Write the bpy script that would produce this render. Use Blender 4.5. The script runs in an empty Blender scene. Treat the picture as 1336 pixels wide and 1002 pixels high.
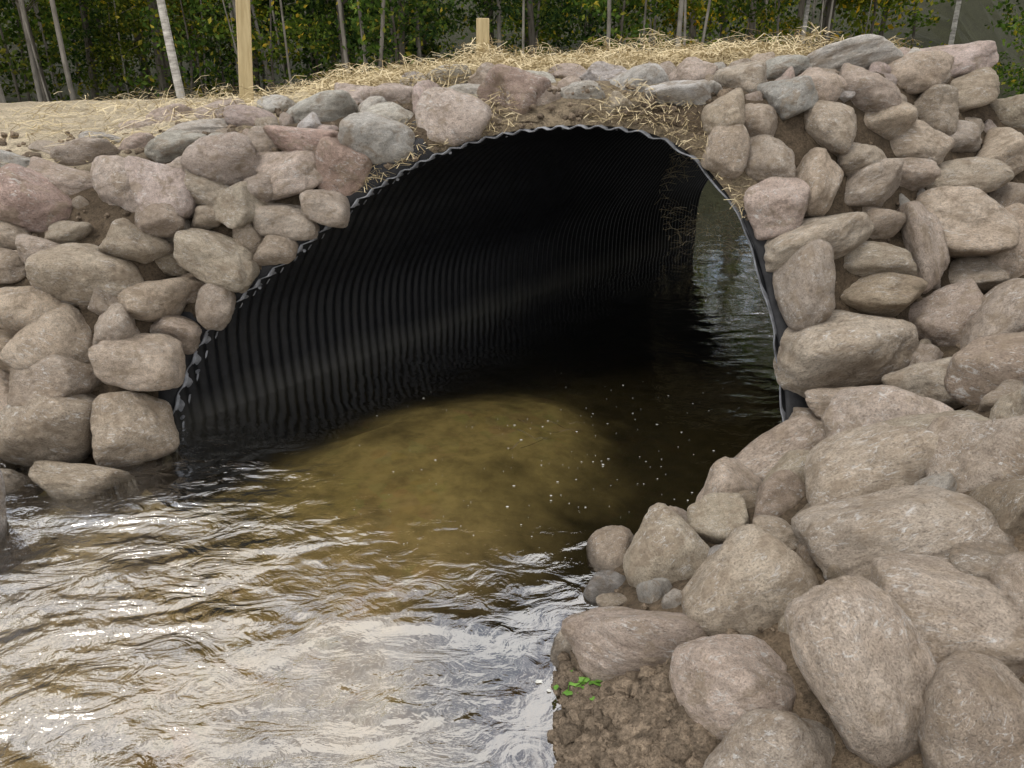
import bpy, math, random
import numpy as np
from mathutils import Vector, Matrix, noise as mn
random.seed(7); rng=np.random.default_rng(7)
H=2.2; PITCH=math.radians(23.7); TH=math.radians(39.5)
CT,ST=math.cos(TH),math.sin(TH)
scene=bpy.context.scene
scene.view_settings.view_transform='Standard'; scene.view_settings.look='None'; scene.view_settings.exposure=0

# ---------------------------------------------------------------- helpers
def empty(name,loc=(0,0,0)):
    e=bpy.data.objects.new(name,None); e.location=loc; scene.collection.objects.link(e); return e
def mkmesh(name,V,F,mat,smooth=True):
    me=bpy.data.meshes.new(name)
    if isinstance(V,np.ndarray): V=V.tolist()
    if isinstance(F,np.ndarray): F=F.tolist()
    me.from_pydata(V,[],F); me.update()
    if smooth: me.polygons.foreach_set('use_smooth',[True]*len(me.polygons))
    if mat: me.materials.append(mat)
    return me
def obj(name,me,parent=None):
    o=bpy.data.objects.new(name,me); scene.collection.objects.link(o)
    if parent: o.parent=parent
    return o
def setcol(me,name,arr):
    a=me.color_attributes.new(name,'FLOAT_COLOR','POINT')
    c=np.ones((len(me.vertices),4),dtype=np.float32); c[:,:arr.shape[1]]=arr
    a.data.foreach_set('color',c.ravel())
def sstep(a,b,x):
    t=np.clip((x-a)/(b-a),0,1); return t*t*(3-2*t)

class NT:
    def __init__(s,name):
        s.m=bpy.data.materials.new(name); s.m.use_nodes=True; s.t=s.m.node_tree
        s.t.nodes.clear(); s.out=s.t.nodes.new('ShaderNodeOutputMaterial')
    def n(s,ty,ins=None,**k):
        nd=s.t.nodes.new('ShaderNode'+ty)
        for a,b in k.items(): setattr(nd,a,b)
        if ins:
            for a,b in ins.items():
                if isinstance(b,bpy.types.NodeSocket): s.t.links.new(b,nd.inputs[a])
                else: nd.inputs[a].default_value=b
        return nd
    def noise(s,vec,scale,detail=4,rough=.55,dist=0):
        return s.n('TexNoise',{'Vector':vec,'Scale':scale,'Detail':detail,'Roughness':rough,'Distortion':dist}).outputs['Fac']
    def ramp(s,fac,stops):
        r=s.n('ValToRGB',{'Fac':fac}); e=r.color_ramp.elements
        while len(e)<len(stops): e.new(.5)
        for i,(p,c) in enumerate(stops):
            e[i].position=p; e[i].color=(c[0],c[1],c[2],1) if isinstance(c,(tuple,list)) else (c,c,c,1)
        return r.outputs['Color']
    def mix(s,f,a,b,bt='MIX'):
        m=s.n('Mix',data_type='RGBA',blend_type=bt)
        for k,v in ((0,f),(6,a),(7,b)):
            if isinstance(v,bpy.types.NodeSocket): s.t.links.new(v,m.inputs[k])
            else:
                m.inputs[k].default_value=v if k==0 else ((v[0],v[1],v[2],1) if isinstance(v,(tuple,list)) else (v,v,v,1))
        return m.outputs[2]
    def math(s,op,a,b=0.0,clamp=False):
        m=s.n('Math',operation=op,use_clamp=clamp)
        for k,v in ((0,a),(1,b)):
            if isinstance(v,bpy.types.NodeSocket): s.t.links.new(v,m.inputs[k])
            else: m.inputs[k].default_value=v
        return m.outputs[0]
    def bump(s,h,dist,st=1.0,normal=None):
        d={'Height':h,'Distance':dist,'Strength':st}
        if normal: d['Normal']=normal
        return s.n('Bump',d).outputs['Normal']
    def pbr(s,col,rough=.8,normal=None,metal=0.,spec=.3,**k):
        d={'Base Color':col if isinstance(col,bpy.types.NodeSocket) else (*col,1),'Roughness':rough,'Metallic':metal,'Specular IOR Level':spec}
        if normal: d['Normal']=normal
        p=s.n('BsdfPrincipled',d); s.t.links.new(p.outputs[0],s.out.inputs[0]); return p
    def end(s,sh): s.t.links.new(sh,s.out.inputs[0])

# ---------------------------------------------------------------- materials
def mat_rock():
    m=NT('rock'); tc=m.n('TexCoord').outputs['Object']; oi=m.n('ObjectInfo')
    off=m.n('VectorMath',{0:tc},operation='ADD'); r3=m.n('CombineXYZ',{'X':oi.outputs['Random'],'Y':oi.outputs['Random'],'Z':oi.outputs['Random']})
    sc=m.n('VectorMath',{0:r3.outputs[0],1:(37,51,23)},operation='MULTIPLY'); m.t.links.new(sc.outputs[0],off.inputs[1]); v=off.outputs[0]
    n1=m.noise(v,1.3,6,.6); n2=m.noise(v,6,7,.72); n3=m.noise(v,30,4,.65)
    c=m.mix(m.ramp(n1,[(.35,0.),(.65,1.)]),m.mix(1,oi.outputs['Color'],(.80,.77,.74),'MULTIPLY'),oi.outputs['Color'])
    c=m.mix(1,c,m.ramp(n2,[(.3,.68),(.5,1.),(.72,1.25)]),'MULTIPLY')
    c=m.mix(1,c,m.ramp(n3,[(.32,.62),(.5,1.),(.7,1.2)]),'MULTIPLY')
    mud=m.ramp(m.noise(v,1.9,6,.7,.6),[(.5,0.),(.60,.65)])
    c=m.mix(mud,c,m.ramp(n2,[(.3,(.26,.195,.135)),(.7,(.46,.37,.27))]))
    vw=m.n('VectorMath',{0:v,1:(1,2.4,1.4)},operation='MULTIPLY').outputs[0]
    a=m.ramp(m.noise(vw,5,8,.78,1.0),[(.55,0.),(.60,1.)])
    b=m.ramp(m.noise(v,1.5,2),[(.42,0.),(.56,1.)])
    c=m.mix(m.math('MULTIPLY',m.math('MULTIPLY',a,b),.78),c,(.78,.76,.73))
    g=m.n('NewGeometry'); z=m.n('SeparateXYZ',{0:g.outputs['Position']}).outputs['Z']
    z=m.math('ADD',z,m.math('MULTIPLY',m.math('SUBTRACT',n1,.5),.12))
    wet=m.n('MapRange',{'Value':z,'From Min':.02,'From Max':.07,'To Min':1.,'To Max':0.}).outputs[0]
    c=m.mix(m.math('MULTIPLY',wet,.62),c,(.03,.025,.018))
    rough=m.math('SUBTRACT',.85,m.math('MULTIPLY',wet,.5))
    nb=m.bump(n1,.2,.6); nb=m.bump(n2,.085,.9,nb); nb=m.bump(n3,.022,.9,nb)
    m.pbr(c,rough,nb,spec=.25); return m.m
def mat_zone(name,rough=.95):
    m=NT(name); g=m.n('NewGeometry').outputs['Position']
    a=m.n('VertexColor',layer_name='zone').outputs['Color']
    n1=m.noise(g,2.0,6,.65); n2=m.noise(g,22,6,.75); n3=m.noise(g,90,3,.7)
    c=m.mix(1,a,m.ramp(n1,[(.3,.7),(.55,1.),(.75,1.25)]),'MULTIPLY')
    c=m.mix(1,c,m.ramp(n2,[(.32,.5),(.5,1.),(.7,1.3)]),'MULTIPLY')
    c=m.mix(1,c,m.ramp(n3,[(.35,.7),(.6,1.2)]),'MULTIPLY')
    nb=m.bump(n2,.06,.9); nb=m.bump(n3,.015,.8,nb)
    m.pbr(c,rough,nb,spec=.15); return m.m
def mat_bed():
    m=NT('stream_bed'); g=m.n('NewGeometry').outputs['Position']
    a=m.n('VertexColor',layer_name='zone').outputs['Color']
    n1=m.noise(g,1.4,6,.6,.8); n2=m.noise(g,9,5,.65)
    vo=m.n('TexVoronoi',{'Vector':g,'Scale':11.,'Randomness':1.},feature='F1')
    c=m.mix(1,a,m.ramp(n1,[(.3,.66),(.5,1.),(.7,1.2)]),'MULTIPLY')
    c=m.mix(1,c,m.ramp(n2,[(.3,.72),(.6,1.14)]),'MULTIPLY')
    rc=m.mix(.25,(.8,.8,.8),vo.outputs['Color'],'MIX')
    c=m.mix(m.ramp(n1,[(.5,0.),(.62,.5)]),c,m.mix(1,c,rc,'MULTIPLY'))
    m.pbr(c,.9,m.bump(n2,.03,.5),spec=.1); return m.m
def mat_water():
    m=NT('stream_water'); g=m.n('NewGeometry').outputs['Position']
    rip=m.n('SeparateColor',{0:m.n('VertexColor',layer_name='rip').outputs['Color']}).outputs[0]
    mp=m.n('Mapping',{'Vector':g,'Rotation':(0,0,math.radians(-44)),'Scale':(1,1.7,1)}).outputs[0]
    n1=m.noise(mp,1.3,2,.45,1.0); n2=m.noise(mp,4.4,4,.5,1.2); n3=m.noise(g,15,3,.55,.8)
    md=m.ramp(m.noise(g,.9,2),[(.35,.45),(.65,1.)])
    h=m.math('ADD',m.math('MULTIPLY',n1,1.1),m.math('ADD',m.math('MULTIPLY',m.math('MULTIPLY',n2,.40),md),m.math('MULTIPLY',n3,.065)))
    h=m.math('MULTIPLY',h,rip)
    nb=m.bump(h,.10,1.0)
    fr=m.n('Fresnel',{'IOR':1.33,'Normal':nb}).outputs[0]
    fac=m.math('ADD',m.math('MULTIPLY',fr,2.4),.21,True)
    gl=m.n('BsdfGlossy',{'Color':(.97,.98,1,1),'Roughness':.015,'Normal':nb}).outputs[0]
    tr=m.n('BsdfTransparent',{'Color':(.88,.84,.69,1)}).outputs[0]
    mx=m.n('MixShader',{0:fac,1:tr,2:gl}).outputs[0]
    m.end(mx); return m.m
def mat_pipe():
    m=NT('polymer_coated_steel'); g=m.n('NewGeometry').outputs['Position']
    n1=m.noise(g,3,5,.6); n2=m.noise(g,25,4,.7)
    z=m.n('SeparateXYZ',{0:g}).outputs['Z']
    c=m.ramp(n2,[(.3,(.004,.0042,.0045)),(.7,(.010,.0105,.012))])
    low_tone=m.n('MapRange',{'Value':m.math('ADD',z,m.math('MULTIPLY',n1,.3)),'From Min':.1,'From Max':.36,'To Min':.6,'To Max':0.}).outputs[0]  # wall colour gets paler towards the waterline
    c=m.mix(low_tone,c,(.05,.048,.04))
    m.pbr(c,m.ramp(n1,[(.3,.28),(.7,.42)]),m.bump(n2,.01,.3),spec=.2); return m.m
def mat_simple(name,c1,c2,scale,rough,metal=0,spec=.3,bump=.01,stretch=(1,1,1)):
    m=NT(name); tc=m.n('TexCoord').outputs['Object']
    v=m.n('VectorMath',{0:tc,1:stretch},operation='MULTIPLY').outputs[0]
    n=m.noise(v,scale,6,.65)
    m.pbr(m.ramp(n,[(.3,c1),(.7,c2)]),rough,m.bump(n,bump,.6),metal,spec); return m.m
def mat_leaf(name,dark,mid,light,yellow):
    m=NT(name); g=m.n('NewGeometry'); oi=m.n('ObjectInfo').outputs['Random']
    r=g.outputs['Random Per Island']
    c=m.ramp(r,[(0.,dark),(.45,mid),(.82,light),(1.,yellow)])
    c=m.mix(1,c,m.ramp(m.noise(g.outputs['Position'],.9,3,.6),[(.35,.38),(.65,1.35)]),'MULTIPLY')
    c=m.mix(m.ramp(oi,[(.5,0.),(1.,.8)]),c,m.mix(1,c,(2.1,1.35,.5),'MULTIPLY'))
    d=m.n('BsdfDiffuse',{'Color':c}).outputs[0]; t=m.n('BsdfTranslucent',{'Color':m.mix(1,c,(1.3,1.4,.6),'MULTIPLY')}).outputs[0]
    m.end(m.n('MixShader',{0:.4,1:d,2:t}).outputs[0]); return m.m
def mat_straw():
    m=NT('straw'); r=m.n('NewGeometry').outputs['Random Per Island']
    m.pbr(m.ramp(r,[(0.,(.26,.20,.11)),(.4,(.46,.37,.21)),(1.,(.66,.56,.36))]),.7,spec=.3); return m.m
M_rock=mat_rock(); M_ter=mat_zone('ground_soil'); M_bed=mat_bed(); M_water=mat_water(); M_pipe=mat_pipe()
M_rim=mat_simple('galvanised_edge',(.06,.063,.068),(.28,.29,.31),14,.5,.3,.5,.004)
M_fab=mat_simple('geotextile',(.010,.010,.011),(.035,.035,.037),9,.75,0,.3,.02)
M_wood=mat_simple('treated_pine',(.32,.25,.13),(.50,.41,.24),6,.75,0,.2,.006,(6,6,.5))
M_bark=mat_simple('bark',(.045,.038,.03),(.15,.135,.11),9,.9,0,.1,.03,(1,1,.4))
M_birch=mat_simple('birch_bark',(.10,.09,.08),(.62,.60,.55),7,.8,0,.15,.01,(.6,.6,2.5))
M_leafA=mat_leaf('leaf_green',(.026,.05,.012),(.068,.118,.026),(.13,.19,.042),(.40,.31,.045))
M_leafB=mat_leaf('leaf_dark',(.014,.028,.011),(.032,.06,.022),(.07,.115,.036),(.14,.16,.04))
M_straw=mat_straw()
M_foam=mat_simple('foam',(.42,.42,.38),(.62,.62,.58),30,.7)
M_twig=mat_simple('twig',(.05,.04,.025),(.12,.095,.06),20,.9)
M_weed=mat_simple('weed_leaf',(.06,.16,.02),(.14,.28,.04),20,.6)

# ---------------------------------------------------------------- terrain function (metres)
def I(x,pts):
    p=np.array(pts); return np.interp(x,p[:,0],p[:,1])
def zt(x,y):
    X=np.asarray(x,dtype=float)/H; Y=np.asarray(y,dtype=float)/H
    Y0=I(X,[(-4,1.1),(-1.6,1.22),(-1.16,1.46),(-1.0,1.78),(-.95,1.93),(.77,1.955),(4,1.955)])
    k=I(X,[(-4,1.3),(-1.45,1.35),(-1.16,1.1),(-.97,.5),(-.9,.44),(.9,.44),(1.25,.7),(1.6,1.0),(4,1.2)])
    C=I(X,[(-4,.67),(-1.45,.725),(-.95,.80),(-.2,.895),(.2,.915),(.9,.955),(1.6,.98),(4,.985)])
    face=(Y-Y0)/k
    Xf=I(Y,[(-1,-.12),(.3,0),(.85,.09),(1.12,.13),(1.32,.20),(1.59,.50),(1.95,.79)])
    Xf=Xf+(.022*np.sin(Y*11)+.014*np.sin(Y*27+1)+.008*np.sin(Y*61))*(Y<1.3)
    b=X-Xf; bank=np.where(b>0,.5*b,.9*b)
    side=.5*(-3.4-X); back=.4*(-3.5-Y)
    z=np.maximum(np.maximum(face,bank),np.maximum(side,back))
    cap=C-.11*np.exp(-np.clip((Y-2.3)/.25,-3,50))*(Y>1.5)
    z=np.minimum(z,cap)
    z=z-.28*sstep(4.9,6.2,Y)+1.9*sstep(9.5,22,Y)+.8*sstep(6,20,np.abs(X))
    s=X*ST+Y*CT; u=X*CT-Y*ST
    ds=np.maximum(3.98-s,0); du=np.maximum(np.abs(u+1.31)-.72,0)
    dd=np.hypot(ds,du); ch=-.22+1.15*dd
    z=np.where(s>3.2,np.minimum(z,ch),z)
    return np.maximum(z,-.3)*H
CAMZ=H
fpx=1004.0
cp,sp=math.cos(PITCH),math.sin(PITCH)
RIGHT=Vector((1,0,0)); UP=Vector((0,sp,cp)); FWD=Vector((0,cp,-sp))
def ray(px,py):
    return (RIGHT*((px-668)/fpx)+UP*((501-py)/fpx)+FWD)
def hit(px,py,zmin=None):
    d=ray(px,py); t=np.arange(1.0,14.0,.01)
    x=d.x*t; y=d.y*t; z=CAMZ+d.z*t
    g=zt(x,y)
    if zmin is not None: g=np.maximum(g,zmin)
    w=np.where(z<g)[0]
    i=w[0] if len(w) else len(t)-1
    return Vector((x[i],y[i],z[i])),t[i]

# ---------------------------------------------------------------- culvert profile
rim=[(218,568),(228,530),(245,480),(268,432),(300,400),(340,365),(385,330),(430,290),(480,252),(530,220),(580,197),(640,178),(700,168),(760,165),(810,168),(850,176),(890,195),(925,228),(955,268),(975,310),(990,355),(1000,400),(1012,450),(1018,500),(1022,560)]
P=[]
for px,py in rim:
    d=ray(px,py)   # cut plane  Y = 1.945H + .44 z
    t=(1.945*H+.44*CAMZ)/(d.y-.44*d.z)
    p=Vector((0,0,CAMZ))+d*t; P.append((p.x*CT-p.y*ST,p.z))
P=np.array(P); 
P=np.vstack([[P[0,0]+.10,-.55],[P[0,0]+.03,-.25],P,[P[-1,0]-.01,-.25],[P[-1,0]-.08,-.55]])
seg=np.r_[0,np.cumsum(np.hypot(*np.diff(P,axis=0).T))]; NP=300
tt=np.linspace(0,seg[-1],NP); pu=np.interp(tt,seg,P[:,0]); pz=np.interp(tt,seg,P[:,1])
ker=np.hanning(25); ker/=ker.sum()
def sm(a):
    e=np.r_[2*a[0]-a[12:0:-1],a,2*a[-1]-a[-2:-14:-1]]; return np.convolve(e,ker,'valid')
pu,pz=sm(pu),sm(pz)
du=np.gradient(pu); dz=np.gradient(pz); L=np.hypot(du,dz); nu,nz=-dz/L,du/L
if nz[NP//2]<0: nu,nz=-nu,-nz
s0=(1.945*H+.44*pz+pu*ST)/CT
s0=s0+np.array([.012*mn.noise(Vector((i*.13,0,0))) for i in range(NP)])
S1=4.07*H; PITCHC=.078; AMP=.0112
def W(u,z,s): return np.stack([u*CT+s*ST,-u*ST+s*CT,z],-1)
NS=760
j=np.linspace(0,1,NS)[:,None]
s=s0[None,:]+(S1-s0[None,:])*j
wave=AMP*np.sin(2*np.pi*s/PITCHC)
def shell(off):
    return W(pu[None,:]+nu*(wave+off),pz[None,:]+nz*(wave+off),s).reshape(-1,3)
def gridf(a,b,flip=False):
    i,k=np.meshgrid(np.arange(a-1),np.arange(b-1),indexing='ij'); q=(i*b+k).ravel()
    F=np.stack([q,q+1,q+b+1,q+b],-1); return F[:,::-1] if flip else F
culvert=empty('corrugated_culvert_pipe')
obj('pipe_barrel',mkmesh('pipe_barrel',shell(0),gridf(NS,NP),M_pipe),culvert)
w0=AMP*np.sin(2*np.pi*s0/PITCHC)
V=np.concatenate([W(pu+nu*(w0+o),pz+nz*(w0+o),s0+a) for o,a in ((-.003,.02),(-.003,-.003),(.003,-.006),(.006,-.002),(.006,.10))])
obj('pipe_rim',mkmesh('pipe_rim',V,gridf(5,NP,True),M_rim),culvert)
bv=[];bf=[]
for i in range(30,NP-30,13):
    c=W(pu[i]-nu[i]*.004,pz[i]-nz[i]*.004,s0[i]+.07); b=len(bv)
    for a in range(6):
        bv.append((c[0]+.011*math.cos(a*1.047),c[1]-.008,c[2]+.011*math.sin(a*1.047)))
    for a in range(6):
        bv.append((c[0]+.011*math.cos(a*1.047),c[1]+.03,c[2]+.011*math.sin(a*1.047)))
    bf.append([b+a for a in range(6)])
    for a in range(6): bf.append([b+a,b+(a+1)%6,b+6+(a+1)%6,b+6+a])
obj('rim_bolts',mkmesh('rim_bolts',bv,bf,M_rim,False),culvert)
def collar(name,i0,i1,mat,wid,proud,seed,parent=None,zone=None):
    V=[];n=9
    for r in range(n):
        f=r/(n-1)
        for i in range(i0,i1):
            o=.010+f*wid
            u=pu[i]+nu[i]*o; z=pz[i]+nz[i]*o
            q=Vector((u*3,z*3,seed))
            sgn=proud*(math.sin(f*math.pi)*.8)-f*.05+.045*f*mn.noise(q*3)+.02*f*mn.noise(q*11)
            s_=(1.945*H+.44*z+u*ST)/CT-sgn
            if r==0: s_=s0[i]+.03
            p=W(u,z,s_)
            if z>.75*H: p[1]+=(z-.75*H)*1.2*f
            V.append(p)
    me=mkmesh(name,np.array(V),gridf(n,i1-i0,True),mat)
    if zone is not None: setcol(me,'zone',np.tile(np.array(zone),(len(V),1)))
    return obj(name,me,parent)
fabric=empty('geotextile_fabric')
ia=int(NP*.40); ib=int(NP*.68)
collar('fabric_flank',8,ia,M_fab,.26,.07,3,fabric); collar('fabric_flank_far_side',ib,NP-8,M_fab,.14,.06,8,fabric)
collar('crown_soil',ia-14,ib+10,M_ter,.24,.05,5,None,(.27,.215,.145))

# ---------------------------------------------------------------- ground sheet
def axis(lo,hi,step,far0,far1):
    a=list(np.arange(lo,hi+1e-6,step)); st=step; x=a[-1]
    while x<far1: st*=1.13; x+=st; a.append(x)
    st=step; x=a[0]; pre=[]
    while x>far0: st*=1.13; x-=st; pre.append(x)
    return np.array(pre[::-1]+a)
ax=axis(-5.2,6.4,.045,-160,160); ay=axis(.9,7.4,.04,-120,220)
GX,GY=np.meshgrid(ax,ay,indexing='ij'); GZ=zt(GX,GY)
sh=GX.shape
nn=np.array([mn.fractal(Vector((x*1.7,y*1.7,3)),1.0,2.0,5) for x,y in zip(GX.ravel(),GY.ravel())]).reshape(sh)
n4=np.array([mn.noise(Vector((x*11,y*11,9))) for x,y in zip(GX.ravel(),GY.ravel())]).reshape(sh)
GZ=GZ+.035*nn+.022*n4*(np.hypot(GX,GY-4)<9)
Xh,Yh=GX/H,GY/H
soil=np.array([.13,.098,.066]); sand=np.array([.56,.475,.34]); strawc=np.array([.46,.38,.23]); litter=np.array([.035,.036,.018])  # soil colour darkened, putting shade into the gaps between stones
crestY=I(Xh,[(-4,2.2),(-1.45,2.28),(-.9,2.45),(0,2.6),(1,2.75),(2,2.9)])
f_top=sstep(-.05,.12,Yh-crestY)[...,None]
f_str=sstep(-1.3,-.4,Xh)[...,None]
topc=sand*(1-f_str)+strawc*f_str
f_lit=sstep(5.0,5.6,Yh+.1*nn)[...,None]
zone=soil*(1-f_top)+topc*f_top; zone=zone*(1-f_lit)+litter*f_lit
near=(1-sstep(1.0,1.25,Yh))[...,None]
zone=zone*(1+.7*near)
ub=(GX*CT-GY*ST); sb=(GX*ST+GY*CT)
zone=np.where((sb>3.3*H)[...,None]&(GZ<.6*H)[...,None],litter*1.3,zone)
def inside(u,z,grow=0.):
    qu=pu+nu*grow; qz=pz+nz*grow
    u=u.ravel(); z=z.ravel(); c=np.zeros(u.shape,bool)
    m=len(qu)
    for a in range(0,m,3):
        b=(a+3) if a+3<m else 0
        x1,y1,x2,y2=qu[a],qz[a],qu[b],qz[b]
        if y1==y2: continue
        cond=((y1>z)!=(y2>z))&(u<(x2-x1)*(z-y1)/(y2-y1)+x1); c^=cond
    return c
behind=(GY-.44*GZ>1.945*H-.12).ravel()
ins=inside(ub,GZ,.03)&(((GY.ravel()<2.45*H)&behind)|((sb.ravel()>3.1*H)&(GZ.ravel()>-.1)&(sb.ravel()<4.3*H)))
ins|=((GZ.ravel()<-.2)&(sb.ravel()<3.9*H)&(sb.ravel()>1.6*H)&(np.abs(ub.ravel()+1.31*H)<.6*H))
F=gridf(sh[0],sh[1],True); keep=~(ins[F].any(axis=1)); F=F[keep]
me=mkmesh('ground',np.stack([GX,GY,GZ],-1).reshape(-1,3),F,M_ter); setcol(me,'zone',zone.reshape(-1,3)); obj('ground',me)

# ---------------------------------------------------------------- stream bed and water
bx=axis(-5,3.2,.05,-60,60); by=axis(.5,8,.05,-40,60)
BX,BY=np.meshgrid(bx,by,indexing='ij'); Xh,Yh=BX/H,BY/H; uu=Xh*CT-Yh*ST; ss=Xh*ST+Yh*CT
xb=I(Yh,[(.6,-.02),(1.1,-.06),(1.38,-.02),(1.63,.10),(1.96,.22),(2.3,.27),(2.5,.25),(2.7,.2)])
nz_=np.array([mn.fractal(Vector((x*.9,y*.9,1)),1.0,2.0,4) for x,y in zip(BX.ravel(),BY.ravel())]).reshape(BX.shape)
nb_=np.array([mn.fractal(Vector((x*2.3,y*2.3,6)),1.0,2.0,4) for x,y in zip(BX.ravel(),BY.ravel())]).reshape(BX.shape)
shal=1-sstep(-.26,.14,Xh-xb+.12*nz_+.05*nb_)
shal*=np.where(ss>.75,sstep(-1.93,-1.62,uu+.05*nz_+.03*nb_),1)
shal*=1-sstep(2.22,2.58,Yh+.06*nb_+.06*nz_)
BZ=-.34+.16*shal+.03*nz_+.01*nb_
deep_absorb=np.array([.036,.031,.018]); bar=np.array([.335,.28,.145]); peb=np.array([.38,.305,.185])  # deep bed painted dark, standing in for light the water absorbs
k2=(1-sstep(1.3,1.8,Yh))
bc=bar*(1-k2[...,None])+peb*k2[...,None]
zc=deep_absorb*(1-shal[...,None])+bc*shal[...,None]
# scattered cobbles and silt patches on the bed
patch=sstep(.25,.6,nb_)[...,None]; zc=zc*(1-.35*patch)
FB=gridf(*BX.shape,True)
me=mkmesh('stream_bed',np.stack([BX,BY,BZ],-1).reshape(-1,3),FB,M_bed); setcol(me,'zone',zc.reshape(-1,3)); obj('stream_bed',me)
rip=.05+.95*(1-sstep(.70,1.25,ss))*(1-sstep(-.6,-.0,Xh))
rip=np.maximum(rip,.38*(1-sstep(1.3,1.75,Yh))*(1-sstep(-.1,.5,Xh)))
rip=np.maximum(rip,.12)*(.65+.7*sstep(-.5,.5,nz_))
me=mkmesh('water',np.stack([BX,BY,BX*0],-1).reshape(-1,3),FB,M_water); setcol(me,'rip',np.repeat(rip.reshape(-1,1),3,1)); obj('stream_water',me)

# ---------------------------------------------------------------- rocks
def icos(sub):
    import bmesh
    bm=bmesh.new(); bmesh.ops.create_icosphere(bm,subdivisions=sub,radius=1)
    V=np.array([v.co[:] for v in bm.verts]); F=[[v.index for v in f.verts] for f in bm.faces]; bm.free(); return V,F
def rockmesh(i,sub,power,nn_):
    V,F=icos(sub); r=np.random.default_rng(100+i)
    N=r.normal(size=(nn_,3)); N/=np.linalg.norm(N,axis=1)[:,None]; h=r.uniform(.62,1.,nn_)
    base=np.array([[1,0,0],[-1,0,0],[0,1,0],[0,-1,0],[0,0,1],[0,0,-1.]])
    # tilt the bounding planes so that stones are never box-like
    base=base+r.normal(size=(6,3))*.30; base/=np.linalg.norm(base,axis=1)[:,None]
    N=np.vstack([N,base]); h=np.r_[h,r.uniform(.8,1.,6)]
    d=np.clip(V@N.T,0,None)/h
    R=(d**power).sum(1)**(-1/power)
    o=r.uniform(0,50,3)
    R*=1+np.array([.14*mn.noise(Vector(v*1.2+o))+.05*mn.noise(Vector(v*3.5+o))+.02*mn.fractal(Vector(v*8+o),.9,2.1,4) for v in V])
    V=V*R[:,None]; mx,mi=V.max(0),V.min(0); V=(V-(mx+mi)/2)/((mx-mi)/2)
    return mkmesh('boulder_shape_%d'%i,V,F,M_rock)
shapes=[rockmesh(i,5,[6,6,9,7,14][i%5],[8,12,7,13][i%4]) for i in range(24)]
small=[rockmesh(50+i,4,[8,12][i%2],10) for i in range(10)]
riprap=empty('riprap_rocks')
PINK=(.63,.525,.455); TAN=(.58,.49,.395); GREY=(.55,.52,.47); PALE=(.69,.655,.60); RED=(.59,.44,.375); BR=(.45,.37,.285)
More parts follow.
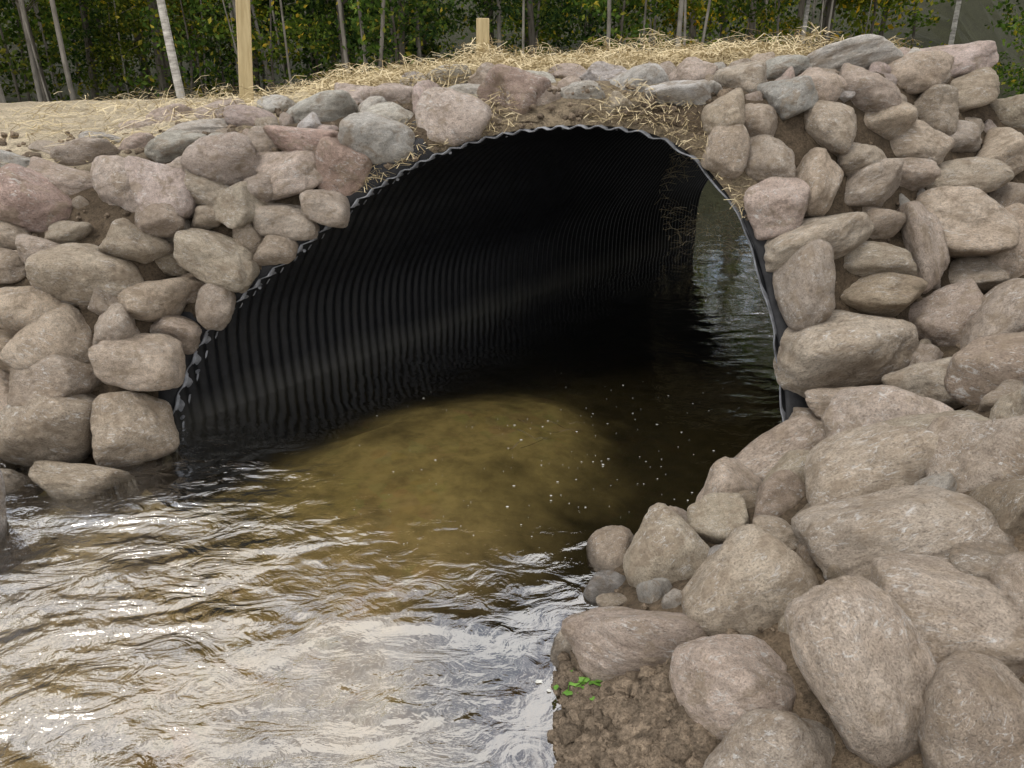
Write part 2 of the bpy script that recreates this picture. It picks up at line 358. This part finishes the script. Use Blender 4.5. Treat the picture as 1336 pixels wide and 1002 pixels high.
RK=[
(590,160,98,72,-12,PINK),(668,137,96,62,5,RED),(495,182,98,72,10,PALE),(448,222,78,78,-30,RED),(378,224,88,68,10,PINK),(297,212,90,66,0,PINK),(165,250,84,84,0,PINK),(215,248,80,80,0,PINK),
(48,268,122,92,-5,RED),(88,238,110,52,-8,PINK),(232,198,90,50,10,GREY),(110,205,90,36,0,PINK),(132,186,62,32,0,PALE),(30,217,74,32,0,PALE),(66,196,60,26,0,PINK),(178,170,42,26,0,PINK),(180,190,44,30,0,PINK),
(225,155,62,32,0,PINK),(290,150,66,32,0,PINK),(262,172,90,36,0,PALE),(365,143,52,30,0,PALE),(330,160,70,34,0,PINK),(420,152,92,44,0,PALE),(468,133,62,36,0,PINK),(395,186,92,44,0,RED),(345,190,60,40,0,PINK),(520,133,72,36,0,PINK),(548,112,52,28,0,PALE),
(588,110,62,32,0,PALE),(640,112,62,30,0,PINK),(612,130,62,26,0,PALE),(700,112,52,30,0,PALE),(745,104,62,30,0,PINK),(785,108,72,28,0,PALE),(752,132,70,34,0,PALE),(830,118,78,42,5,PALE),(888,133,92,40,3,PALE),(905,104,62,36,0,PINK),(505,155,84,42,8,PALE),(560,140,40,40,0,PINK),(705,138,50,36,0,TAN),(805,143,44,26,0,TAN),(640,158,40,26,5,BR),
(240,228,60,40,0,TAN),(275,250,72,50,0,TAN),(315,270,78,62,-20,TAN),(374,288,78,52,0,TAN),(425,270,56,48,0,TAN),(345,245,50,40,0,TAN),(283,338,92,66,-10,TAN),(357,328,58,42,0,TAN),(325,310,42,44,0,TAN),(240,308,56,42,0,TAN),(268,286,44,34,0,TAN),(208,286,62,50,15,BR),
(178,316,80,54,0,TAN),(118,360,128,86,0,TAN),(96,304,62,38,0,TAN),(62,332,72,42,0,TAN),(12,345,54,52,0,TAN),(15,308,62,42,0,TAN),(40,400,76,76,30,TAN),(12,460,56,62,0,BR),(72,442,96,92,-20,TAN),(150,435,58,74,-20,TAN),(196,390,92,60,0,TAN),(225,432,78,56,-5,TAN),
(283,398,56,58,30,TAN),(182,472,96,74,-5,TAN),(72,500,112,72,-10,TAN),(65,556,126,110,-20,TAN),(168,562,106,96,5,TAN),(8,515,60,62,0,TAN),(12,585,56,52,0,BR),(105,630,134,50,0,TAN),(8,640,70,62,0,TAN),(252,372,42,46,0,BR),(315,358,40,36,0,TAN),(140,395,40,40,0,BR),(225,340,44,40,0,BR),
(970,112,70,40,0,TAN),(948,150,66,54,20,TAN),(985,160,60,50,0,TAN),(950,198,66,66,0,TAN),(1002,210,64,62,0,TAN),(1005,272,80,84,-20,PINK),(1028,132,62,48,30,GREY),(1062,120,60,44,0,TAN),(1100,90,126,34,8,PALE),(1020,97,70,30,0,PALE),(1130,124,84,50,-10,TAN),(1080,165,76,60,-15,TAN),
(1150,158,76,52,10,TAN),(1190,105,78,48,0,TAN),(1248,84,92,42,5,PINK),(1300,108,76,50,0,PINK),(1262,128,84,46,0,TAN),(1210,150,70,46,0,TAN),(1318,150,60,46,0,TAN),(1120,205,62,50,20,TAN),(1060,240,66,84,-20,TAN),(1135,240,104,64,12,TAN),(1190,190,100,56,-5,TAN),
(1065,312,150,66,14,TAN),(1045,376,70,118,8,TAN),(1185,228,60,40,0,TAN),(1252,178,74,50,0,TAN),(1250,240,124,56,5,TAN),(1305,200,92,70,10,TAN),(1265,294,140,84,-5,TAN),(1318,325,90,104,0,TAN),(1142,290,72,44,0,TAN),(1200,322,48,112,18,TAN),(1140,340,92,50,0,TAN),
(1140,384,126,60,0,BR),(1104,456,186,116,16,TAN),(1238,424,104,96,25,TAN),(1305,438,130,104,25,TAN),(1266,360,72,50,0,TAN),(1112,530,126,58,-5,TAN),(1226,510,128,84,0,TAN),(1316,522,84,60,0,TAN),(1060,555,66,42,0,TAN),(1150,574,116,50,0,BR),(1230,572,136,62,10,TAN),
(1300,610,150,136,-35,TAN),(1010,612,178,104,16,TAN),(1135,628,184,128,14,TAN),(1178,704,216,116,14,TAN),(940,690,84,86,0,TAN),(1020,706,80,56,0,TAN),(868,730,110,130,30,TAN),(800,728,66,74,20,BR),(970,768,166,136,28,TAN),(1235,828,250,170,-10,TAN),(1290,745,120,70,5,BR),
(1075,834,138,212,18,TAN),(830,838,186,104,-6,TAN),(955,886,156,124,14,TAN),(1035,985,250,140,-5,TAN),(1262,955,190,190,35,BR),(1330,780,70,100,0,TAN)]
placed=[];prad=[]
def vary(c,r=.13):
    f=1+random.uniform(-r,r); return (c[0]*f*(1+random.uniform(-.03,.03)),c[1]*f,c[2]*f*(1+random.uniform(-.05,.05)),1)
for i,(px,py,w,h,a,c) in enumerate(RK):
    p,t=hit(px,py,-.04)
    if py<150:
        ymax=float(I(p.x/H,[(-4,2.3),(-1.45,2.4),(-.9,2.75),(0,2.85),(1,3.0),(2,3.15)]))*H
        if p.y>ymax:
            f=ymax/p.y; p=Vector((p.x*f,ymax,float(zt(p.x*f,ymax)))); t*=f
        p.z+=.25*h/2*t/fpx
    sx=w/2*t/fpx*1.05; sy=h/2*t/fpx*(1.07 if py>150 else 1.25); g=math.sqrt(sx*sy)
    sz=g*random.uniform(.85,1.15)
    ar=math.radians(a+random.uniform(-9,9)); A=RIGHT*math.cos(ar)+UP*math.sin(ar); B=-RIGHT*math.sin(ar)+UP*math.cos(ar); C=-FWD
    if (px,py)==(1075,834): p=p-FWD*.26
    elif (px,py)==(955,886): p=p-FWD*.08
    elif py>170:
        q=g*random.choice((0,.05,.25,.45))
        if w*h>17000: q=.05*g
        t2=(t-q)/t; p=Vector((p.x*t2,p.y*t2,CAMZ+(p.z-CAMZ)*t2)); sx*=t2; sy*=t2
    me=shapes[random.randrange(24)]; o=bpy.data.objects.new('boulder_%d'%(i+1),me); scene.collection.objects.link(o); o.parent=riprap
    sgn=[random.choice((-1,1)) for _ in range(2)]
    R=Matrix((A*sx*sgn[0],B*sy*sgn[1],C*sz*sgn[0]*sgn[1])).transposed().to_4x4()
    R.translation=p; o.matrix_world=R; o.color=vary(c)
    placed.append(p[:]); prad.append(g)
cnt=0
crestf=lambda x: float(I(x/H,[(-4,2.15),(-1.45,2.22),(-.9,2.5),(0,2.68),(1,2.85),(2,3.0)]))*H
for rad,tries in ((.30,2500),(.22,4000),(.15,6000),(.10,9000),(.065,7000)):
    xs=rng.uniform(-3.2*H,3.3*H,tries); ys=rng.uniform(-.2*H,3.0*H,tries); zs=zt(xs,ys)
    for x,y,z in zip(xs,ys,zs):
        if z<-.06 or y>crestf(x)-rad*1.5: continue
        if y<2.35 and x<.85 and x>-1: continue
        if rad>.11 and z<.1 and y<1.6*H and x>0: continue
        if rad>.16 and math.hypot(x,y)<2.3: continue
        if rad>.12 and z>(.62*H if x<0 else .84*H): continue
        r=rad*random.uniform(.85,1.2)
        u=x*CT-y*ST
        if y>1.8*H and inside(np.array([u]),np.array([z]),.10+r)[0]: continue
        p=np.array((x,y+r*.45,z-r*.1)) if y>1.5*H else np.array((x,y,z)); Dd=np.linalg.norm(np.array(placed)-p,axis=1)
        if (Dd<.84*(r+np.array(prad))).any(): continue
        me=random.choice(small if rad<.2 else shapes); o=bpy.data.objects.new('fill_stone_%d'%cnt,me); scene.collection.objects.link(o); o.parent=riprap
        o.location=p; o.rotation_euler=[random.uniform(0,6.28) for _ in range(3)]
        o.scale=(r*random.uniform(.95,1.25),r*random.uniform(.8,1.05),r*random.uniform(.7,.95))
        o.color=vary(random.choice((TAN,BR,BR,TAN,GREY)) if z<.66*H else random.choice((PINK,PALE,TAN)),.12)
        placed.append(tuple(p)); prad.append(r); cnt+=1
print('fill',cnt)

cv=[];cf=[];cc=[]; cV,cF=icos(2)
def clod(p,r):
    b=len(cv); q=Vector((random.uniform(0,99),0,0)); f=random.uniform(.65,1.25)
    for v in cV:
        k=r*(1+.55*mn.noise(Vector(v*1.5)+q)+.25*mn.noise(Vector(v*4)+q)); cv.append((p[0]+v[0]*k,p[1]+v[1]*k,p[2]+v[2]*k*.8)); cc.append(f)
    cf.extend([[b+i for i in f_] for f_ in cF])
for _ in range(4600):
    px=random.gauss(825,72); py=random.gauss(955,55)
    if px<715 or py>1060: continue
    p,t=hit(px,py); 
    if p.z<-.03: continue
    z_=float(zt(p.x,p.y))+.03*mn.noise(Vector((p.x*11,p.y*11,9)))
    clod(Vector((p.x,p.y,z_+.006+.03*random.random()**2)),min(.045,abs(random.gauss(0,.014))+.006))
for _ in range(2600):
    x=random.uniform(-2.2*H,2*H); y=random.uniform(1.2*H,2.9*H); z=float(zt(x,y)); u=x*CT-y*ST
    if z<.02 or (z<.8*H and inside(np.array([u]),np.array([z]),.06)[0]): continue
    clod((x,y,z+.01),abs(random.gauss(0,.014))+.005)
for _ in range(260):
    i=random.randrange(ia-10,ib+6); o=random.uniform(.02,.24); u=pu[i]+nu[i]*o; z=pz[i]+nz[i]*o
    p=W(u,z,(1.945*H+.44*z+u*ST)/CT); clod((p[0],p[1]-.02+o*.4,p[2]+.01),abs(random.gauss(0,.010))+.004)
me=mkmesh('soil_clods',cv,cf,M_ter,True); setcol(me,'zone',np.array(cc)[:,None]*np.array((.27,.21,.15))[None,:]); obj('soil_clods',me)

# ---------------------------------------------------------------- straw mulch
def strands(n,fn,lmin,lmax,wd):
    V=[];F=[]
    for _ in range(n):
        p=fn()
        if p is None: continue
        a=random.uniform(0,6.283); e=random.gauss(.05,.28); l=random.uniform(lmin,lmax)
        d=Vector((math.cos(a)*math.cos(e),math.sin(a)*math.cos(e),math.sin(e)))*l*.5
        q=Vector((-math.sin(a),math.cos(a),random.uniform(-1,1))).normalized()*wd
        m=Vector((0,0,random.uniform(0,.25)*l)); b=len(V)
        for c in (p-d-q,p-d+q,p+m-q,p+m+q,p+d-q,p+d+q): V.append(c[:])
        F+= [[b,b+1,b+3,b+2],[b+2,b+3,b+5,b+4]]
    return V,F
def fs():
    x=random.uniform(-2.2*H,3.6*H); y=crestf(x)+random.expovariate(1/1.3)+(.2 if x<0 else .1)
    if y>5.1*H: return None
    if x<-.7*H and random.random()>.10+.6*max(0,(y/H-3.2)): return None
    if mn.noise(Vector((x*1.3,y*1.3,0)))<-.25: return None
    z=float(zt(x,y)); 
    return Vector((x,y,z+.012+random.random()**2*.10*(1+max(0,mn.noise(Vector((x*2,y*2,5))))*2.4)))
V,F=strands(46000,fs,.08,.26,.0024)
def fc():
    i=random.randrange(ia-20,ib+6); o=random.uniform(.0,.24); u=pu[i]+nu[i]*o; z=pz[i]+nz[i]*o
    if mn.noise(Vector((u*2.5,3,0)))<-.15: return None
    p=W(u,z,(1.945*H+.44*z+u*ST)/CT); return Vector((p[0],p[1]-.02+o*.45,p[2]+.035))
V2,F2=strands(1500,fc,.05,.16,.0018); b=len(V); V+=V2; F+=[[a+b for a in f] for f in F2]
obj('straw_mulch',mkmesh('straw_mulch',V,F,M_straw,False))

# ---------------------------------------------------------------- posts
def post(name,x,y,h,w,rot,lean):
    import bmesh
    bm=bmesh.new(); bmesh.ops.create_cube(bm,size=1)
    for v in bm.verts: v.co=Vector((v.co.x*w,v.co.y*w,(v.co.z+.5)*(h+.3)-.3))
    bmesh.ops.bevel(bm,geom=bm.edges[:],offset=.008,segments=2,affect='EDGES',profile=.6)
    me=bpy.data.meshes.new(name); bm.to_mesh(me); bm.free(); me.materials.append(M_wood)
    o=obj(name,me); o.location=(x,y,float(zt(x,y))); o.rotation_euler=(Matrix.Rotation(math.radians(lean),3,'Y')@Matrix.Rotation(rot,3,'Z')).to_euler(); return o
post('wooden_post',-1.12*H,3.45*H,1.4,.12,.35,5.5)
post('wooden_post.001',-.136*H,3.85*H,.48,.11,.3,1)

# ---------------------------------------------------------------- trees
def tube(V,F,pts,rads,ns=7):
    b=len(V)
    for (p,r) in zip(pts,rads):
        for a in range(ns):
            an=6.283*a/ns; V.append((p[0]+r*math.cos(an),p[1]+r*math.sin(an),p[2]))
    for i in range(len(pts)-1):
        for a in range(ns):
            F.append([b+i*ns+a,b+i*ns+(a+1)%ns,b+(i+1)*ns+(a+1)%ns,b+(i+1)*ns+a])
def leaves(C,size,r):
    n=len(C); d=r.normal(size=(n,3)); d/=np.linalg.norm(d,axis=1)[:,None]
    e=np.cross(d,r.normal(size=(n,3))); e/=np.linalg.norm(e,axis=1)[:,None]
    s=(size*r.uniform(.6,1.3,n))[:,None]; q=np.cross(d,e)*.12*s
    V=np.stack([C-d*s*.5,C+e*s*.32+q,C+d*s*.6,C-e*s*.32+q],1).reshape(-1,3)
    return V,np.arange(4*n).reshape(-1,4)
def treemesh(i,h,low,spread,nclump,per,lsize,matb,matl,r0=.09,cone=False):
    r=np.random.default_rng(500+i); V=[];F=[]
    pts=[];rr=[]; bx,by=r.uniform(-.05,.05,2); 
    for k in range(13):
        f=k/12; pts.append((bx*h*f*f+.06*math.sin(f*5+i),by*h*f*f+.06*math.cos(f*4+i),f*h-.2*(k==0))); rr.append(r0*(1-.9*f)+.01)
    tube(V,F,pts,rr,9); C=[]
    for k in range(nclump):
        f=low+(1-low)*r.uniform(0,1)**.9; base=np.array(pts[min(12,int(f*12))]); base[2]=f*h*(.93)
        a=r.uniform(0,6.28); ln=spread*((1.05-f)*1.0 if cone else math.sqrt(max(.08,1-(2*(f-low)/(1-low)-.9)**2*.6)))*r.uniform(.45,1.)
        end=base+np.array((math.cos(a)*ln,math.sin(a)*ln,(-.15 if cone else .45)*ln))
        mid=(base+end)/2+np.array((0,0,.1*ln))
        tube(V,F,[base,mid,end],[r0*.28*(1-f*.6),r0*.17*(1-f*.6),.005],5)
        for q in range(3):
            t=[1.,.75,.5][q]; c=base*(1-t)+end*t; n=int(per*[.5,.3,.2][q])
            sg=(.11+.10*ln)*np.array((1,1,.45 if not cone else .25)); C.append(c+r.normal(size=(n,3))*sg)
    C=np.concatenate(C); LV,LF=leaves(C,lsize,r)
    b=len(V); me=bpy.data.meshes.new('tree_shape_%d'%i)
    me.from_pydata(V+LV.tolist(),[],F+(LF+b).tolist()); me.materials.append(matb); me.materials.append(matl)
    mi=np.zeros(len(me.polygons),dtype=np.int32); mi[len(F):]=1; me.polygons.foreach_set('material_index',mi); me.update(); return me
T=[treemesh(0,8.5,.28,1.9,60,85,.12,M_bark,M_leafA),treemesh(1,9.5,.36,1.7,55,85,.12,M_bark,M_leafA,.07),treemesh(2,8.0,.16,1.7,66,90,.11,M_bark,M_leafB,.08),
   treemesh(3,9.5,.10,1.9,95,100,.08,M_bark,M_leafB,.10,True),treemesh(4,9.,.38,1.5,50,80,.12,M_birch,M_leafA,.06)]
SH=[treemesh(10+i,[2.8,2.2,3.4][i],.06,[1.1,1.1,1.0][i],28,42,[.105,.095,.105][i],M_bark,[M_leafA,M_leafA,M_leafB][i],.022) for i in range(3)]
forest=empty('distant_forest'); tc=0
def plant(me,x,y,sc,parent,name):
    o=bpy.data.objects.new(name,me); scene.collection.objects.link(o); o.parent=parent
    o.location=(x,y,float(zt(x,y))-.05); o.rotation_euler=(random.gauss(0,.03),random.gauss(0,.03),random.uniform(0,6.28)); o.scale=(sc,sc,sc*random.uniform(.92,1.08)); return o
for row,(y0,n,sc) in enumerate(((14.0,14,.76),(16.5,16,.86),(20,18,1.0),(25,20,1.15))):
    half=y0*.9+2
    for k in range(n):
        x=-half+2*half*(k+random.uniform(.1,.9))/n; y=y0+random.uniform(-1,1.2)
        u=(x*CT-y*ST)/H; 
        if abs(u+1.31)<.75 and y<20: continue
        wl=[.2,.12,.3,.33,.05] if x<-1 else [.35,.3,.13,.07,.15]
        plant(T[random.choices(range(5),wl)[0]],x,y,sc*random.uniform(.85,1.1),forest,'forest_tree_%d'%tc); tc+=1
for row,(y0,n) in enumerate(((13.4,12),(16.,17),(19.5,22),(24,26))):
    half=y0*.85+2
    for k in range(n):
        x=-half+2*half*(k+random.uniform(.15,.85))/n; y=y0+random.uniform(-.6,.8)
        u=(x*CT-y*ST)/H
        if abs(u+1.31)<.85 and y<20: continue
        w=[.25,.15,.6] if x<-1 else [.5,.4,.10]
        plant(SH[random.choices(range(3),w)[0]],x,y,random.uniform(.6,1.05)*(1 if row<2 else 1.4),forest,'understory_shrub_%d'%tc); tc+=1
for k in range(20):
    sx=random.choice((-1,1)); x=sx*random.uniform(13,20); y=random.uniform(-4,13)
    plant(random.choice(T),x,y,random.uniform(.9,1.2),forest,'forest_tree_%d'%tc); tc+=1
V=[];F=[]
for k in range(62):
    x=random.uniform(-10,13); y=random.uniform(11.9,16.5); z=float(zt(x,y)); h=random.uniform(5,8); lx=random.gauss(0,.07)*h; ly=random.gauss(0,.04)*h; r0=random.choice((.015,.02,.025,.033,.045))
    if abs((x*CT-y*ST)/H+1.31)<.75: continue
    tube(V,F,[(x+lx*f+.05*math.sin(f*6+k),y+ly*f,z-.1+h*f) for f in np.linspace(0,1,8)],[r0*(1-.8*f) for f in np.linspace(0,1,8)],7)
obj('sapling_trunks',mkmesh('sapling_trunks',V,F,mat_simple('grey_bark',(.07,.063,.052),(.26,.24,.205),8,.9,0,.1,.01,(1,1,.4))))
bt=treemesh(30,7.5,.42,1.4,45,70,.10,M_birch,M_leafA,.05)
o=obj('birch_tree',bt); o.location=(-4.45,11.2,float(zt(-4.45,11.2))-.2); o.rotation_euler=(0,math.radians(-5),0)

# ---------------------------------------------------------------- small things
def onwater(px,py):
    d=ray(px,py); t=CAMZ/-d.z; return Vector((d.x*t,d.y*t,0.004))
V=[];F=[]
for _ in range(210):
    if random.random()<.7: px=random.gauss(790,115); py=random.gauss(600,68)
    else: px=random.uniform(400,780); py=random.uniform(520,800)
    if py<480 or px>1000-(py-560)*.6 and py>560: continue
    if px>1000 or px<300: continue
    c=onwater(px,py); r=min(.005,abs(random.gauss(0,.0019))+.0012); e=random.uniform(1,2); b=len(V); a0=random.random()*6
    for a in range(7):
        rr=r*random.uniform(.7,1.2); V.append((c.x+rr*e*math.cos(a0+a*.9),c.y+rr*math.sin(a0+a*.9),c.z))
    F.append([b+a for a in range(7)])
for px,py,r in ((703,890,.010),(662,662,.006),(716,902,.006)):
    c=onwater(px,py); b=len(V)
    for a in range(9): 
        rr=r*random.uniform(.6,1.3); V.append((c.x+rr*1.5*math.cos(a*.698),c.y+rr*math.sin(a*.698),c.z))
    F.append([b+a for a in range(9)])
obj('foam_flecks',mkmesh('foam_flecks',V,F,M_foam,False))
V=[];F=[]
for k in range(8):
    c=onwater(698+random.gauss(0,22),566+random.gauss(0,9)); a=random.gauss(.2,.6); l=random.uniform(.08,.26)
    tube(V,F,[(c.x+math.cos(a)*l*f,c.y+math.sin(a)*l*f+.01*math.sin(f*9+k),.002+.006*math.sin(f*3+k)) for f in (-.5,-.2,.15,.5)],[.003,.0027,.0022,.001],5)
obj('driftwood_twigs',mkmesh('driftwood_twigs',V,F,M_twig))
V=[];F=[]
for k in range(20):
    px,py=(random.gauss(765,12),random.gauss(903,8)); p,t=hit(px,py,0.01); a=random.uniform(0,6.28); l=random.uniform(.015,.032)
    d=Vector((math.cos(a),math.sin(a),.3))*l; e=Vector((-math.sin(a),math.cos(a),0.2))*l*.55; p=p+Vector((0,0,random.uniform(.03,.065))); b=len(V)
    for q in (p-d,p-d*.3+e,p+d*.5+e*.8,p+d*1.2,p+d*.5-e*.8,p-d*.3-e): V.append(q[:])
    F.append([b+i for i in range(6)])
    tube(V,F,[(p-d)[:],((p-d)-Vector((0,0,.06)))[:]],[.0015,.0015],4)
obj('weed_plant',mkmesh('weed_plant',V,F,M_weed,False))

# ---------------------------------------------------------------- sky, sun, camera
SE=math.radians(58); AZ=math.radians(225)
w=bpy.data.worlds.new('World'); scene.world=w; w.use_nodes=True; t=w.node_tree; t.nodes.clear()
out=t.nodes.new('ShaderNodeOutputWorld'); bg=t.nodes.new('ShaderNodeBackground'); bg.inputs['Strength'].default_value=.15
sky=t.nodes.new('ShaderNodeTexSky'); sky.sky_type='NISHITA'; sky.sun_disc=False; sky.sun_elevation=SE; sky.sun_rotation=AZ
tc_=t.nodes.new('ShaderNodeTexCoord'); mp=t.nodes.new('ShaderNodeMapping'); mp.inputs['Scale'].default_value=(1,1,1.5)
no=t.nodes.new('ShaderNodeTexNoise'); no.inputs['Scale'].default_value=3.2; no.inputs['Detail'].default_value=7; no.inputs['Roughness'].default_value=.55
rp=t.nodes.new('ShaderNodeValToRGB'); rp.color_ramp.elements[0].position=.37; rp.color_ramp.elements[1].position=.54; rp.color_ramp.elements[0].color=(.2,.2,.2,1)
mx=t.nodes.new('ShaderNodeMix'); mx.data_type='RGBA'; mx.inputs[7].default_value=(13.9,13.5,13.1,1)
L=t.links.new
L(tc_.outputs['Generated'],mp.inputs[0]);L(mp.outputs[0],no.inputs['Vector']);L(no.outputs['Fac'],rp.inputs[0]);L(rp.outputs[0],mx.inputs[0]);L(sky.outputs[0],mx.inputs[6]);L(mx.outputs[2],bg.inputs[0]);L(bg.outputs[0],out.inputs[0])
sl=bpy.data.lights.new('sun','SUN'); sl.energy=1.4; sl.angle=math.radians(12); sl.color=(1,.95,.88)
so=bpy.data.objects.new('sun',sl); scene.collection.objects.link(so)
dirv=Vector((math.sin(AZ)*math.cos(SE),math.cos(AZ)*math.cos(SE),math.sin(SE)))
so.rotation_euler=dirv.to_track_quat('Z','Y').to_euler()
cam=bpy.data.cameras.new('camera'); co=bpy.data.objects.new('camera',cam); scene.collection.objects.link(co)
cam.sensor_width=36; cam.lens=fpx/1336*36; cam.clip_start=.05; cam.clip_end=600
co.location=(0,0,CAMZ); co.rotation_euler=(math.pi/2-PITCH,0,0); scene.camera=co
